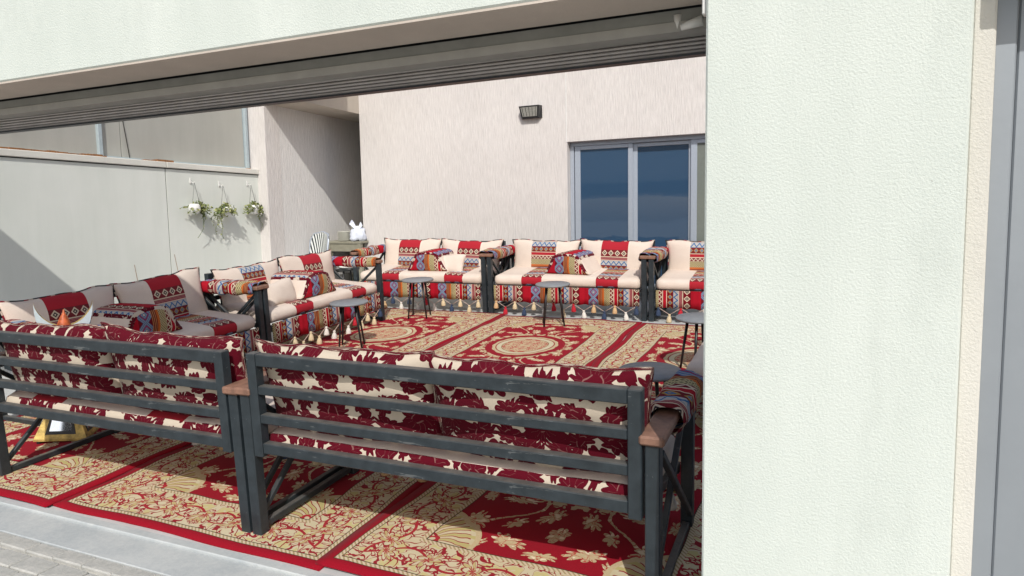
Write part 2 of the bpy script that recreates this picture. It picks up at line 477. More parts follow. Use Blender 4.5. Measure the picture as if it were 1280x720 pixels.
def mat_seat_bw():
    t = NT('linen_seat_with_zigzag'); u, v, _ = t.uv(); c, h = linen(t, u, v)
    q = (v*(1/.075)).ping(1.0); z = (((u*(1/.05)+q*1.6)*1.0).ping(1.0) > .5)
    k = t.mix(z, (.03, .028, .03), (.62, .58, .52)); m = ((u-.02).abs() < .20)
    t.color(t.mix(m, c, k)); t.rough(.9); return t.mat
M['seat_bw'] = mat_seat_bw()
M['rug'] = mat_rug()
def mat_frame():
    t = NT('painted_frame_steel'); x, y, z, v = t.objc()
    f = t.noise(v, 14, 4, .6); s = t.noise(t.mapping(v, (1, 1, 1)), 160, 2)
    c = t.ramp(f, [(.3, (.013, .020, .025)), (.7, (.027, .038, .046))])
    c = t.mix((t.noise(v, 45, 4, .7) > .70), c, (.12, .13, .135))
    g = t.new('ShaderNodeNewGeometry'); sp = t.new('ShaderNodeSeparateXYZ'); t.t.links.new(g.outputs['Normal'], sp.inputs[0]); nz = E(t, sp.outputs[2])
    dust = (nz-.55)*(t.noise(v, 22, 4, .7)*1.3)
    c = t.mix(dust, c, (.30, .27, .23))
    scr = t.noise(t.mapping(v, (4, 40, 40)), 1.0, 4, .7)
    c = t.mix((scr > .665)*.5, c, (.16, .17, .17))
    t.color(c); t.rough(t.noise(v, 9, 3)*.3+.32); t.bump(s+scr*.6, .22, .002)
    return t.mat
M['frame'] = mat_frame()
def mat_piping():
    t = NT('braided_piping'); u, v, _ = t.uv()
    k = (u*(1/.035)).floor().mod(5.0)
    c = t.mix(k > .5, (.02, .02, .02), (.02, .02, .022)); c = t.mix(k > 2.5, c, (.22, .01, .02)); c = t.mix(k > 3.5, c, (.5, .42, .34))
    t.color(c); t.rough(.9); return t.mat
M['piping'] = mat_piping()
def mat_pave():
    t = NT('worn_grey_paving'); x, y, z, v = t.objc()
    f = t.noise(v, 5, 5, .65)*.6+t.noise(v, 60, 3, .6)*.4
    t.color(t.ramp(f, [(.35, (.36, .365, .34)), (.62, (.52, .515, .48))])); t.rough(.9); t.bump(t.noise(v, 90, 4, .65), .5, .006); return t.mat
M['paver'] = mat_pave()
def mat_thresh():
    t = NT('smooth_concrete'); x, y, z, v = t.objc()
    f = t.noise(v, 3, 5, .6)*.65+t.noise(v, 45, 3, .6)*.35
    t.color(t.ramp(f, [(.38, (.40, .435, .445)), (.60, (.51, .535, .53))])); t.rough(.8); t.bump(t.noise(v, 60, 4, .6), .3, .004); return t.mat
M['thresh'] = mat_thresh()
M['grout'] = plain('pale_grout', (.5, .49, .45), .9, 0, .2, 20, .4, 80)
M['ground'] = plain('sandy_ground', (.35, .31, .25), .95, 0, .15, 2, .3, 10)
M['floor'] = plain('pale_floor_tile', (.52, .53, .52), .5, 0, .08, 6)
def mat_glass():
    t = NT('dark_blue_glass'); t.color((.032, .072, .135)); t.rough(.03); t.bsdf.inputs['Specular IOR Level'].default_value = .8
    t.bsdf.inputs['Coat Weight'].default_value = .4; t.bsdf.inputs['Coat Roughness'].default_value = .02
    x, y, z, v = t.objc(); t.bump(t.noise(v, 2.2, 3), .05, .03); return t.mat
M['glass'] = mat_glass()
M['pot'] = plain('white_ceramic', (.75, .75, .72), .35)
M['gold'] = plain('old_gold', (.50, .36, .11), .5, .35, .5, 25, .4, 60)
M['mirror'] = plain('mirror_glass', (.75, .80, .85), .08, .9, .05)
M['crescent'] = plain('pale_enamel', (.62, .72, .76), .3, .2, .06)
M['plate'] = plain('cream_plates', (.74, .74, .66), .4)
M['bag'] = plain('white_plastic_bag', (.72, .77, .88), .45, 0, .05, 20, .6, 30)
M['olive'] = plain('olive_console_paint', (.27, .26, .20), .6, 0, .12, 15)
M['darkin'] = plain('dark_inside', (.05, .05, .048), .8)

# ================================================================== SETTING
def struct(o): o['kind'] = 'structure'; return o
m = MB(); m.bx(-400, 400, -400, 400, -.30, -.06); g = struct(m.obj('ground', M['ground']))
# yard floor in the sloping frame
m = MB(); m.bx(-9.5, 5.5, 2.36, 11.5, -.25, -.002); struct(m.obj('floor', M['floor'], None, TF))
m = MB(); m.bx(-7.3, 3.2, 2.345, 2.40, -.2, .006, 0, .004); struct(m.obj('kerb', M['thresh'], None, ROLL))
m = MB(); m.bx(-7.3, 3.2, 2.135, 2.345, -.2, -.008, 0, .004); struct(m.obj('threshold', M['thresh'], None, ROLL))
m = MB(); m.bx(-9.5, 5.5, -3.0, 2.135, -.2, -.028); pav = struct(m.obj('pavement', M['grout'], None, ROLL))
m = MB(); x = -5.6
variants = []
for q in range(6):
    b = MB(); b.box((0, 0, 0), (.192+rnd.uniform(-.003, .003), .113, .03), 0, None, .006)
    variants.append(b.mesh('paver', [M['paver']]))
edge = MB(); edge.box((0, 0, 0), (.196, .085, .03), 0, None, .006); edgem = edge.mesh('paver', [M['paver']])
k = 0
for j in range(8):
    yy = 2.085 - (0 if j == 0 else .052+.12*(j-.5)+.01)
    for i in range(24 if j else 26):
        xx = -6.2+i*.2+(.1 if j % 2 else 0)
        if xx > .2 : continue
        o = link('paver', edgem if j == 0 else rnd.choice(variants), pav, Matrix.Translation((xx, yy, -.022+rnd.uniform(-.0025, .0025))) @ Matrix.Rotation(rnd.uniform(-.012, .012), 4, 'Z'))

# ---------------- front wall with its wide garage opening
fw = thing('front_wall', Matrix.Translation((0, 2.05, 0)), 'white stippled plaster front wall with wide open garage bay and thick pillar at right', 'wall')
def sub(name, mb, mats, par): return mb.obj(name, mats, par)
m = MB(); m.bx(-.294, .338, 0, .25, -.3, 3.52, 0, .006); sub('pillar', m, M['facade'], fw)
m = MB(); m.bx(-8.0, -.296, 0, .25, 2.216, 3.52, 0, .006); m.f.pop(0) if False else None
lint = sub('lintel', m, M['facade'], fw)
m = MB(); m.bx(-8.0, -.30, .006, .246, 2.208, 2.2155); sub('soffit', m, M['soffit'], fw)
m = MB(); m.bx(-9.6, -7.30, .0, .25, -.3, 2.215, 0, .006); sub('pillar', m, M['facade'], fw)
m = MB(); m.bx(.340, .392, .035, .25, -.3, 3.51, 0, .006); sub('jamb', m, M['strip'], fw)
m = MB(); m.bx(.42, 3.3, -.10, .034, 2.12, 3.52, 0, .006); sub('lintel', m, M['facade'], fw)
m = MB(); m.bx(3.3, 5.6, 0, .25, -.3, 3.52, 0, .006); sub('pillar', m, M['facade'], fw)

# shutter rolled up behind the lintel
sh = thing('roller_shutter', Matrix.Translation((0, 2.3, 0)), 'grey ribbed roller shutter rolled up under the plaster lintel', 'shutter')
sh.rotation_mode = 'XYZ'
def sagx(x): return -.014*(1-((x+3.8)/3.6)**2)
def rail(mb, x0, x1, y0, y1, z0, z1, n=12, sag=1.0, r=0.0):
    vs = []; fs = []
    for i in range(n+1):
        x = x0+(x1-x0)*i/n; s_ = sagx(x)*sag
        vs += [(x, y0, z0+s_), (x, y1, z0+s_), (x, y1, z1+s_), (x, y0, z1+s_)]
    for i in range(n):
        a = i*4; b = a+4
        fs += [(a, a+1, b+1, b), (a+1, a+2, b+2, b+1), (a+2, a+3, b+3, b+2), (a+3, a, b, b+3)]
    fs += [(0, 3, 2, 1), (n*4, n*4+1, n*4+2, n*4+3)]
    mb.add(vs, fs)
m = MB(); rail(m, -7.4, -.30, .004, .07, 2.167, 2.203, sag=.2); m.obj('housing', M['boxgreen'], sh)
m = MB(); rail(m, -7.4, -.30, .0, .085, 2.136, 2.1665, sag=.3); m.obj('guide_lip', M['lip'], sh)
m = MB(); rail(m, -7.4, -.30, .0855, .16, 2.15, 2.42, sag=.2); m.obj('housing', M['joint'], sh)  # backing plate in near-black, the gap's shade put into its colour
zt = 2.149
for i in range(5):
    m = MB()
    n = 12; vs = []; fs = []
    prof = [(.098, 0), (.088, -.0025), (.085, -.0065), (.088, -.0105), (.098, -.0125), (.115, -.0125), (.115, 0)]
    for q in range(n+1):
        x = -7.4+7.1*q/n
        for (py, pz) in prof: vs.append((x, py, zt+pz+sagx(x)))
    K = len(prof)
    for q in range(n):
        for w in range(K): fs.append((q*K+w, q*K+(w+1) % K, (q+1)*K+(w+1) % K, (q+1)*K+w))
    m.add(vs, fs)
    m.obj('slat', M['shutter'], sh); zt -= .013
m = MB(); rail(m, -7.4, -.30, .080, .118, zt-.007, zt-.0005); m.obj('bottom_bar', M['black'], sh)
m = MB(); m.tube([(-.418, .03, 2.19), (-.418, .03, 2.145)], [.014, .010], 10); pp = m.obj('conduit', M['pipe'])
pp.matrix_world = Matrix.Translation((0, 2.28, -.002)); tag(pp, 'short grey conduit stub hanging down from the shutter housing', 'pipe')
m = MB(); m.tube([(-.335, .0, 2.150), (-.372, .0, 2.143), (-.400, .0, 2.136)], [.016, .013, .009], 10); pp = m.obj('conduit', M['pipe'])
pp.matrix_world = Matrix.Translation((0, 2.262, .0)); tag(pp, 'short white conduit stub pointing left from behind the pillar edge', 'pipe')
m = MB(); m.bx(-.308, -.2955, .02, .05, 2.115, 3.45, 0, .003); pp = m.obj('drip_trim', M['pipe']); pp.matrix_world = Matrix.Translation((0, 2.05, 0))
tag(pp, 'thin white vertical trim strip on the upper pillar edge', 'trim')

# closed metal gate right of the pillar
gt = thing('metal_gate', Matrix.Translation((.392, 2.15, 0)), 'closed plain grey metal gate leaf right of the plaster pillar', 'gate')
m = MB(); m.bx(.002, .05, -.03, .02, -.02, 2.118, 0, .004); m.obj('gate_frame', M['gatemetal'], gt)
m = MB(); m.bx(.055, 1.45, -.012, .018, .0, 2.115, 0, .004); m.obj('leaf', M['gatemetal'], gt)
m = MB(); m.bx(1.46, 2.9, -.012, .018, .0, 2.115, 0, .004); m.obj('leaf', M['gatemetal'], gt)
m = MB(); m.tube([(1.36, -.06, 1.0), (1.36, -.06, 1.2)], .012); m.bx(1.352, 1.368, -.06, -.012, 1.01, 1.03); m.bx(1.352, 1.368, -.06, -.012, 1.17, 1.19); m.obj('handle', M['black'], gt)

# ---------------- left boundary wall
lw = thing('side_wall', Matrix.Translation((-7.37, 2.3, 0)), 'grey green rendered boundary wall on the left with coping ledge and hanging plants', 'wall')
m = MB(); m.bx(-.22, 0, 0, 3.991, -.3, 2.265); m.bx(-.22, -.012, 3.991, 4.005, -.3, 2.265, 1); m.bx(-.22, 0, 4.005, 5.56, -.3, 2.265); m.obj('wall_face', [M['sidewall'], M['joint']], lw)
m = MB(); m.bx(-.26, .028, -.0, 3.995, 2.278, 2.348, 0, .006); m.obj('coping', M['ledge'], lw)
m = MB(); m.bx(-.26, .028, 4.005, 5.56, 2.278, 2.348, 0, .006); m.obj('coping', M['ledge'], lw)
m = MB(); m.bx(-.22, -.006, 0, 5.56, 2.264, 2.279); m.obj('groove', M['joint'], lw)
m = MB()
rr_ = random.Random(4)
for (a, b) in ((.9, 3.2), (3.72, 4.02)):
    y_ = a
    while y_ < b:
        l_ = rr_.uniform(.03, .16); h_ = rr_.uniform(.008, .026)
        m.bx(-.06, rr_.uniform(.0, .02), y_, y_+l_, 2.3485, 2.3485+h_); y_ += l_+.001
m.obj('rust_line', M['rust'], lw)

for (y_a, z_a, y_b, z_b) in ((3.483, 1.116, 3.518, .876), (4.053, 1.209, 4.095, .975)):
    m = MB(); m.bar((.0005, y_a, z_a), (.0005, y_b, z_b), .006, .003, 0, 0); m.obj('scratch', M['rust'], lw)
sc = thing('panel_screen', Matrix.Translation((-7.50, 2.3, 2.349)), 'tall grey sheet panels in pale steel posts standing on the left wall', 'screen')
m = MB(); m.bx(-.03, -.01, .0, 3.27, 0.0, 1.9); m.obj('panel', M['panel'], sc)
m = MB(); m.bx(-.03, -.01, 3.275, 3.52, 0.0, 1.9); m.obj('panel', M['panel'], sc)
m = MB(); m.bx(-.026, -.008, 3.53, 5.46, 0.0, 1.9); m.obj('panel', M['panel'], sc)
for yy in (1.2, 3.22, 5.47):
    m = MB(); m.bx(-.02, .03, yy, yy+.05, 0, 1.95, 0, .004); m.bx(-.03, .035, yy-.01, yy+.06, 0, .02, 1); m.obj('post', [M['steel'], M['rust']], sc)
m = MB(); m.tube([(-.004, 3.55, 1.9), (.0, 3.56, 1.0), (-.004, 3.56, .5), (.004, 3.62, .02)], .004, 5); m.obj('cable', M['joint'], sc)
m = MB(); m.bx(-.02, .012, 3.285, 5.46, .0, .028, 0, .003); m.obj('bottom_rail', M['steel'], sc)

# ---------------- building at the back
bw = thing('back_building', Matrix.Translation((-6.61, 9.3, 0)), 'pinkish combed render building at the back of the yard with sliding window', 'building')
X = 6.61
m = MB()
wx0, wx1, wz0, wz1 = -3.185, .45, .55, 2.622
m.bx(0, X+wx0, 0, .35, -.3, 5.2); m.bx(X+wx0, X+wx1, 0, .35, wz1, 5.2); m.bx(X+wx0, X+wx1, 0, .35, -.3, wz0); m.bx(X+wx1, X+5.5, 0, .35, -.3, 5.2)
wl = m.obj('wall', M['backwall'], bw)
m = MB(); m.bx(X-3.20, X-3.188, -.006, .0, wz1, 5.2); m.obj('joint_trim', M['pipe'], bw)
m = MB(); m.bx(0, .012, .35, 4.0, -.3, 5.2); m.bx(0, 12.1, 4.0, 4.2, -.3, 5.2); m.bx(12.0, 12.1, .35, 4.0, -.3, 5.2); m.bx(0, 12.1, .35, 4.0, 5.0, 5.2); m.obj('wall', M['backwall'], bw)
win = m = MB()
y0 = .12
m.bx(X+wx0, X+wx1, y0, y0+.10, wz1-.055, wz1-.001, 0, .004); m.bx(X+wx0, X+wx1, y0, y0+.10, wz0, wz0+.06, 0, .004)
m.bx(X+wx0+.001, X+wx0+.055, y0, y0+.10, wz0+.06, wz1-.055, 0, .004); m.bx(X+wx1-.055, X+wx1-.001, y0, y0+.10, wz0+.06, wz1-.055, 0, .004)
wf_ = m.obj('window_frame', M['alu'], bw)
def sash(xa, xb, yy, gm):
    m = MB(); w = .05; za, zb = wz0+.062, wz1-.057
    m.bx(X+xa, X+xa+w*1.6, yy, yy+.035, za, zb, 0, .003); m.bx(X+xb-w*1.3, X+xb, yy, yy+.035, za, zb, 0, .003)
    m.bx(X+xa+w*1.6, X+xb-w*1.3, yy+.001, yy+.034, zb-.05, zb, 0, .003); m.bx(X+xa+w*1.6, X+xb-w*1.3, yy+.001, yy+.034, za, za+.05, 0, .003)
    s_ = m.obj('window_sash', M['alu'], bw)
    m = MB(); m.bx(X+xa+w*1.6, X+xb-w*1.3, yy+.014, yy+.020, za+.05, zb-.05); m.obj('pane', gm, s_)
sash(-3.12, -2.30, y0+.01, M['glass']); sash(-2.325, -1.50, y0+.052, M['glass'])
M['glass2'] = plain('pale_green_glass', (.17, .19, .17), .12, 0, .05); 
sash(-1.53, -.55, y0+.01, M['glass2']); sash(-.58, .38, y0+.052, M['glass'])
m = MB(); m.bx(X+wx0-.0, X+wx1, .0-.02, .119, wz0-.04, wz0, 0, .004); m.obj('sill', M['ledge'], bw)

wlamp = thing('wall_lamp', Matrix.Translation((-3.70, 9.298, 3.06)), 'small dark bulkhead lamp with ribbed glass high on the back wall', 'lamp')
m = MB()
vs = [(-.155, -.0, .085), (.155, 0, .085), (.155, 0, -.085), (-.155, 0, -.085), (-.15, -.12, .078), (.15, -.12, .078), (.125, -.075, -.085), (-.125, -.075, -.085)]
m.add(vs, [(0, 1, 5, 4), (1, 2, 6, 5), (2, 3, 7, 6), (3, 0, 4, 7), (0, 3, 2, 1), (4, 5, 6, 7)]); m.obj('housing', M['black'], wlamp)
m = MB(); vs = [(-.125, -.121, .058), (.125, -.121, .058), (.105, -.086, -.065), (-.105, -.086, -.065)]
vs2 = [(v[0], v[1]+.012, v[2]) for v in vs]; m.add(vs+vs2, [(0, 3, 2, 1), (0, 1, 5, 4), (1, 2, 6, 5), (2, 3, 7, 6), (3, 0, 4, 7)]); m.obj('lens', plain('frosted_lens', (.30, .30, .27), .3, 0, .2, 60), wlamp)
m = MB()
for i in range(5):
    xx = -.1+i*.05; m.bar((xx, -.124, .055), (xx*.86, -.089, -.062), .005, .004, 0, 0)
m.obj('grille', M['black'], wlamp)

# ---------------- alcove beside the back building
al = thing('alcove', Matrix.Translation((-7.2, 7.86, 0)), 'covered passage between left wall and back building with pale corner pier', 'passage')
m = MB(); m.bx(-.36, 0.0, 0, .30, -.3, 5.0, 0, .004); m.obj('pier', M['backwall'], al)
m = MB(); m.bx(-.30, -.003, .30, 4.2, -.3, 5.0); m.obj('wall', M['alcove'], al)
m = MB(); m.bx(-.003, .60, 3.0, 3.2, -.3, 3.3); m.obj('wall', M['alcove'], al)
m = MB(); m.bx(-.003, .588, .0, 4.2, 3.262, 3.55); m.bx(-.003, .588, .0, .25, 3.55, 5.0); m.obj('ceiling', mat_plaster('beige_ceiling', (.42, .37, .32), (.50, .45, .38), 'concrete'), al)
m = MB(); m.bx(.5885, 1.15, .0, .03, 3.285, 5.0); m.obj('added_shade_board', M['backwall'], al)  # unseen board, added to block sun and lengthen the shadow on the passage wall

# ---------------- right boundary wall (mostly behind the pillar)
rw = MB(); rw.bx(2.6, 2.8, 2.301, 9.299, -.3, 2.6); o = rw.obj('side_wall', M['sidewall']); tag(o, 'grey boundary wall at the right end of the yard behind the pillar', 'wall')

# ================================================================== RUGS
RW, RL = 1.82, 2.82
def rug(label, x, y, rz, seed, z=0.0, fold=None, w=RW, wav=.012):
    r = random.Random(seed); nx, ny = 40, 60; vs = []; uv = []; fs = []
    for j in range(ny+1):
        for i in range(nx+1):
            a = i/nx*2-1; b = j/ny*2-1
            px = a*w/2; py = b*RL/2
            n1 = noise.noise(Vector((b*3.0, seed*7.1, a*.7)))*wav*2.2; n2 = noise.noise(Vector((a*2.5, seed*3.3, b*.7+9)))*wav*1.4
            zz = .008+max(0, noise.noise(Vector((px*2, py*2, seed))))*.016+max(0, noise.noise(Vector((px*6, py*5, seed+4))))*.007
            q = px+n1; qy = py+n2
            if fold:
                side, amp = fold
                e = max(0, 1-abs(a-side)/.10)
                ww = math.sin(b*9+seed)*.6+math.sin(b*4.3)*.5
                q += e*ww*amp; zz += e*max(0, ww)*amp*.9
            vs.append((q, qy, zz)); uv.append((a*.91, b*1.41))
    W = nx+1
    for j in range(ny):
        for i in range(nx): fs.append((j*W+i, j*W+i+1, (j+1)*W+i+1, (j+1)*W+i))
    per = [i for i in range(W)]+[j*W+nx for j in range(1, ny+1)]+[ny*W+i for i in range(nx-1, -1, -1)]+[j*W for j in range(ny-1, 0, -1)]
    base = len(vs)
    for k in per: vs.append((vs[k][0], vs[k][1], -.0005)); uv.append(uv[k])
    n = len(per)
    for k in range(n): fs.append((per[k], base+k, base+(k+1) % n, per[(k+1) % n]))
    m = MB(); m.add(vs, fs, 0, uv, True); o = m.obj('rug', M['rug']); o.matrix_world = onfloor(x, y, z, rz)
    tag(o, label, 'rug', 'red and gold floral rugs laid edge to edge')
    return o
F = 2.4+RL/2
rug('red and gold rug at front left, its corner lapping over the next rug', -3.865-RW/2, F-.012, .0, 1, .012)
rug('red and gold rug between the two front seats, ending at the concrete threshold', -2.935, F+.022, -.012, 2, 0, None, 1.86)
rug('red and gold rug under the front right sofa beside the pillar', -1.075, F+.0, -.035, 3, .014, None, 1.86)
Bc = 8.02-RL/2
rug('red and gold rug in the back left corner before the tasselled sofas', -3.575-RW/2, Bc+.02, .0, 4, .002)
rug('red and gold rug with round medallion in the middle of the back row', -2.71, Bc-.08, .004, 5, .003, None, 1.76)
rug('red and gold rug with wavy lifted left edge at the back right', -.93, Bc-.17, -.01, 6, .014, (-1, .035), 1.78)

# ================================================================== SOFAS
_cache = {}
def cached(key, fn):
    if key not in _cache: _cache[key] = fn()
    return _cache[key]

def superbox(m, cx, cy, cz, w, d, h, uvmode, mi_fn, nx=24, ny=10, nz=4, seed=0, e=.28, sag=.0, wr=.006):
    """soft cushion: rounded box with slight puff"""
    def P(a, b, c):
        # a,b,c in [-1,1] on the cube surface -> rounded
        rx = min(.5*h, w/2); r_ = h*.42
        x = a*w/2; y = b*d/2; z = c*h/2
        ix = max(-w/2+r_, min(w/2-r_, x)); iy = max(-d/2+r_, min(d/2-r_, y)); iz = max(-h/2+r_, min(h/2-r_, z))
        v = Vector((x-ix, y-iy, z-iz))
        if v.length > 1e-6: v = v.normalized()*r_
        p = Vector((ix, iy, iz))+v
        puff = (1-a*a)*(1-b*b); p.z += (c*puff*h*.07) - sag*puff
        nn = noise.noise(Vector((p.x*3+seed, p.y*4, c*2+seed)))+.5*noise.noise(Vector((p.x*9+seed, p.y*9, c*2+seed)))
        p.z += nn*wr*(1 if c > 0 else .6); p.y += nn*wr*.6
        return p
    def gridface(fn, nu, nv, uvf, mi):
        vs = []; uv = []; fs = []
        for j in range(nv+1):
            for i in range(nu+1):
                a = i/nu*2-1; b = j/nv*2-1; q = fn(a, b); p = P(*q); vs.append((p.x+cx, p.y+cy, p.z+cz)); uv.append(uvf(*q, p))
        for j in range(nv):
            for i in range(nu): fs.append((j*(nu+1)+i, j*(nu+1)+i+1, (j+1)*(nu+1)+i+1, (j+1)*(nu+1)+i))
        m.add(vs, fs, mi, uv, True)
    # u = x ; v = distance going from the front bottom edge over the top
    gridface(lambda a, b: (a, 1, b), nx, nz, lambda a, b, c, p: (p.x, -(p.z+h/2)), mi_fn('front'))          # +y front
    gridface(lambda a, b: (a, -b, 1), nx, ny, lambda a, b, c, p: (p.x, -(h+d/2-p.y)), mi_fn('top'))
    gridface(lambda a, b: (a, -1, -b), nx, nz, lambda a, b, c, p: (p.x, p.z), mi_fn('back'))
    gridface(lambda a, b: (-a, b, -1), nx, ny, lambda a, b, c, p: (p.x, p.y), mi_fn('bottom'))
    gridface(lambda a, b: (1, -a, b), ny, nz, lambda a, b, c, p: (3+p.y, p.z), mi_fn('side'))
    gridface(lambda a, b: (-1, a, b), ny, nz, lambda a, b, c, p: (3+p.y, p.z), mi_fn('side'))

def weld(me, d=.0008):
    bm = bmesh.new(); bm.from_mesh(me); bmesh.ops.remove_doubles(bm, verts=bm.verts, dist=d); bmesh.ops.recalc_face_normals(bm, faces=bm.faces); bm.to_mesh(me); bm.free(); return me

def pillow_mesh(w, h, th, seed, front, back, name='back_cushion', pinch=.10, wr=.012, pipe=None):
    """lies in x,z plane, front is +y"""
    m = MB(); n = 26; k = 18; pts = {}
    for side in (1, -1):
        vs = []; uv = []; fs = []
        for j in range(k+1):
            for i in range(n+1):
                a = i/n*2-1; b = j/k*2-1
                # concentrate samples at the edges
                a_ = math.sin(a*PI/2)*.35+a*.65; b_ = math.sin(b*PI/2)*.35+b*.65
                x = a_*w/2*(1-pinch*(1-b_*b_)*abs(a_)**3); z = b_*h/2*(1-pinch*(1-a_*a_)*abs(b_)**3)
                t_ = (max(0, 1-abs(a_)**3.2))**.55*(max(0, 1-abs(b_)**3.2))**.55
                nn = noise.noise(Vector((x*5+seed*3, z*5, side)))*1.3+noise.noise(Vector((x*12+seed*3, z*12, side)))*.3
                # creases that run to the corners
                cr = math.sin((x*1.2+z*2.2*((1 if a_*b_ > 0 else -1)))*24+seed)*.42*abs(a_*b_)
                y = side*(th/2*t_ + t_*(nn+cr)*wr)
                z += noise.noise(Vector((x*5, seed, 1)))*.022*b_; 
                bend = -.02*(z/h+.5)
                vs.append((x, y+bend, z)); uv.append((x, z))
        for j in range(k):
            for i in range(n):
                f = (j*(n+1)+i, j*(n+1)+i+1, (j+1)*(n+1)+i+1, (j+1)*(n+1)+i)
                fs.append(f if side < 0 else f[::-1])
        m.add(vs, fs, 0 if side > 0 else 1, uv, True)
        if side > 0:
            W = n+1
            per = [i for i in range(W)]+[j*W+n for j in range(1, k+1)]+[k*W+i for i in range(n-1, -1, -1)]+[j*W for j in range(k-1, 0, -1)]
            loop = [Vector(vs[q]) for q in per]
    me = weld(m.mesh(name, [front, back]))
    loop.append(loop[0]); loop.append(loop[1])
    p = MB(); p.tube(loop, .0075, 6, 0, False)
    return me, p.mesh('piping', [pipe or M['piping']])

def saddle_mesh():
    m = MB(); L = .50; prof = []
    w0, w1, h = .30, .175, .25
    pts = [(-w0, 0), (-w0*.985, .02)]
    for f in (0, .3, .6, .84, 1): pts.append((-(w0*.95*(1-f)+w1*f), .03+(h-.065)*f))
    for i in range(1, 9):
        q = PI-PI*i/9; pts.append((w1*math.cos(q)*1.0, h-.035+.04*math.sin(q)))
    for f in (1, .84, .6, .3, 0): pts.append(((w0*.95*(1-f)+w1*f), .03+(h-.065)*f))
    pts += [(w0*.985, .02), (w0, 0)]
    N = len(pts); ny = 14; vs = []; uv = []; cum = [0]
    for i in range(1, N): cum.append(cum[-1]+math.hypot(pts[i][0]-pts[i-1][0], pts[i][1]-pts[i-1][1]))
    for j in range(ny+1):
        b = j/ny*2-1; b_ = math.sin(b*PI/2)*.4+b*.6
        sc_ = (max(0, 1-abs(b_)**6))**.18 if abs(b_) < .999 else .80
        sc_ = max(sc_, .80)
        for i, (x, z) in enumerate(pts):
            nn = noise.noise(Vector((x*8, b_*4, z*8)))*.010
            vs.append((x*(.9+.1*sc_)+nn, b_*L/2, max(0, z*(.86+.14*sc_)+nn*.6))); uv.append((cum[i], b_*L/2))
    fs = []; mi = []
    for j in range(ny):
        for i in range(N-1):
            fs.append((j*N+i, (j+1)*N+i, (j+1)*N+i+1, j*N+i+1))
            c = cum[i]/cum[-1]
            flank = i < 6 or i >= N-7
            edge = (j in (0, 1, ny-2, ny-1))
            mi.append(1 if flank and not (i in (5, N-7)) else (2 if i in (5, N-7) else 0))
    m.add(vs, fs, mi, uv, True)
    # ends
    for j, sgn in ((ny, 1), (0, -1)):
        ev = [vs[j*N+i] for i in range(N)]; c = (0, ev[0][1]+sgn*.02, .11)
        K = 5; allv = []; euv = []
        for k in range(K+1):
            f = k/K
            for e_ in ev:
                x = e_[0]*(1-f)+c[0]*f; z = e_[2]*(1-f)+c[2]*f; y = e_[1]+sgn*.035*math.sin(f*PI/2)
                allv.append((x, y, z)); euv.append((x+.2, z))
        ef = []; emi = []
        for k in range(K):
            for i in range(N-1):
                f = (k*N+i, k*N+i+1, (k+1)*N+i+1, (k+1)*N+i)
                ef.append(f if sgn < 0 else f[::-1]); emi.append(2 if k < 1 else 0)
            ef.append((k*N+N-1, k*N, (k+1)*N, (k+1)*N+N-1)); emi.append(0)
        m.add(allv, ef, emi, euv, True)
    m.add([vs[0], vs[N-1], vs[ny*N+N-1], vs[ny*N]], [(0, 1, 2, 3)], 1)
    return weld(m.mesh('armrest_cushion', [M['kilim_front'], M['linen'], M['damask']]), .001)

def tassel_mesh(mt):
    m = MB()
    m.lathe([(.005, .0), (.014, -.004), (.017, -.015), (.011, -.024), (.018, -.032), (.027, -.058), (.032, -.090), (.030, -.098), (.005, -.099)], 9)
    return m.mesh('tassel', [mt])

def arm_cover_mesh(seed, y0, y1, mt):
    m = MB(); n = 22; k = 26; vs = []; uv = []; fs = []
    for j in range(k+1):
        f = j/k; y = y0+(y1-y0)*f
        pu = 1+.16*math.sin(f*PI)+.14*noise.noise(Vector((f*6, seed, 0)))
        if j in (0, k): pu *= .93
        for i in range(n):
            q = 2*PI*i/n; cx, cz = math.cos(q), math.sin(q)
            ex = abs(cx)**.75*(1 if cx > 0 else -1); ez = abs(cz)**.8*(1 if cz > 0 else -1)
            nn = noise.noise(Vector((cx*1.5+seed, y*14, cz*1.5)))*.012
            vs.append((ex*(.070*pu+nn), y+nn*.8, .748+ez*(.050*pu+nn)+(.0 if ez > 0 else -.012*pu))); uv.append((y+seed*.21, i/n*.36))
    for j in range(k):
        for i in range(n):
            i2 = (i+1) % n; fs.append((j*n+i, (j+1)*n+i, (j+1)*n+i2, j*n+i2))
    m.add(vs, fs, 0, uv, True)
    # fringe strands hanging at the ends
    r = random.Random(seed)
    return m.mesh('arm_cover', [mt])

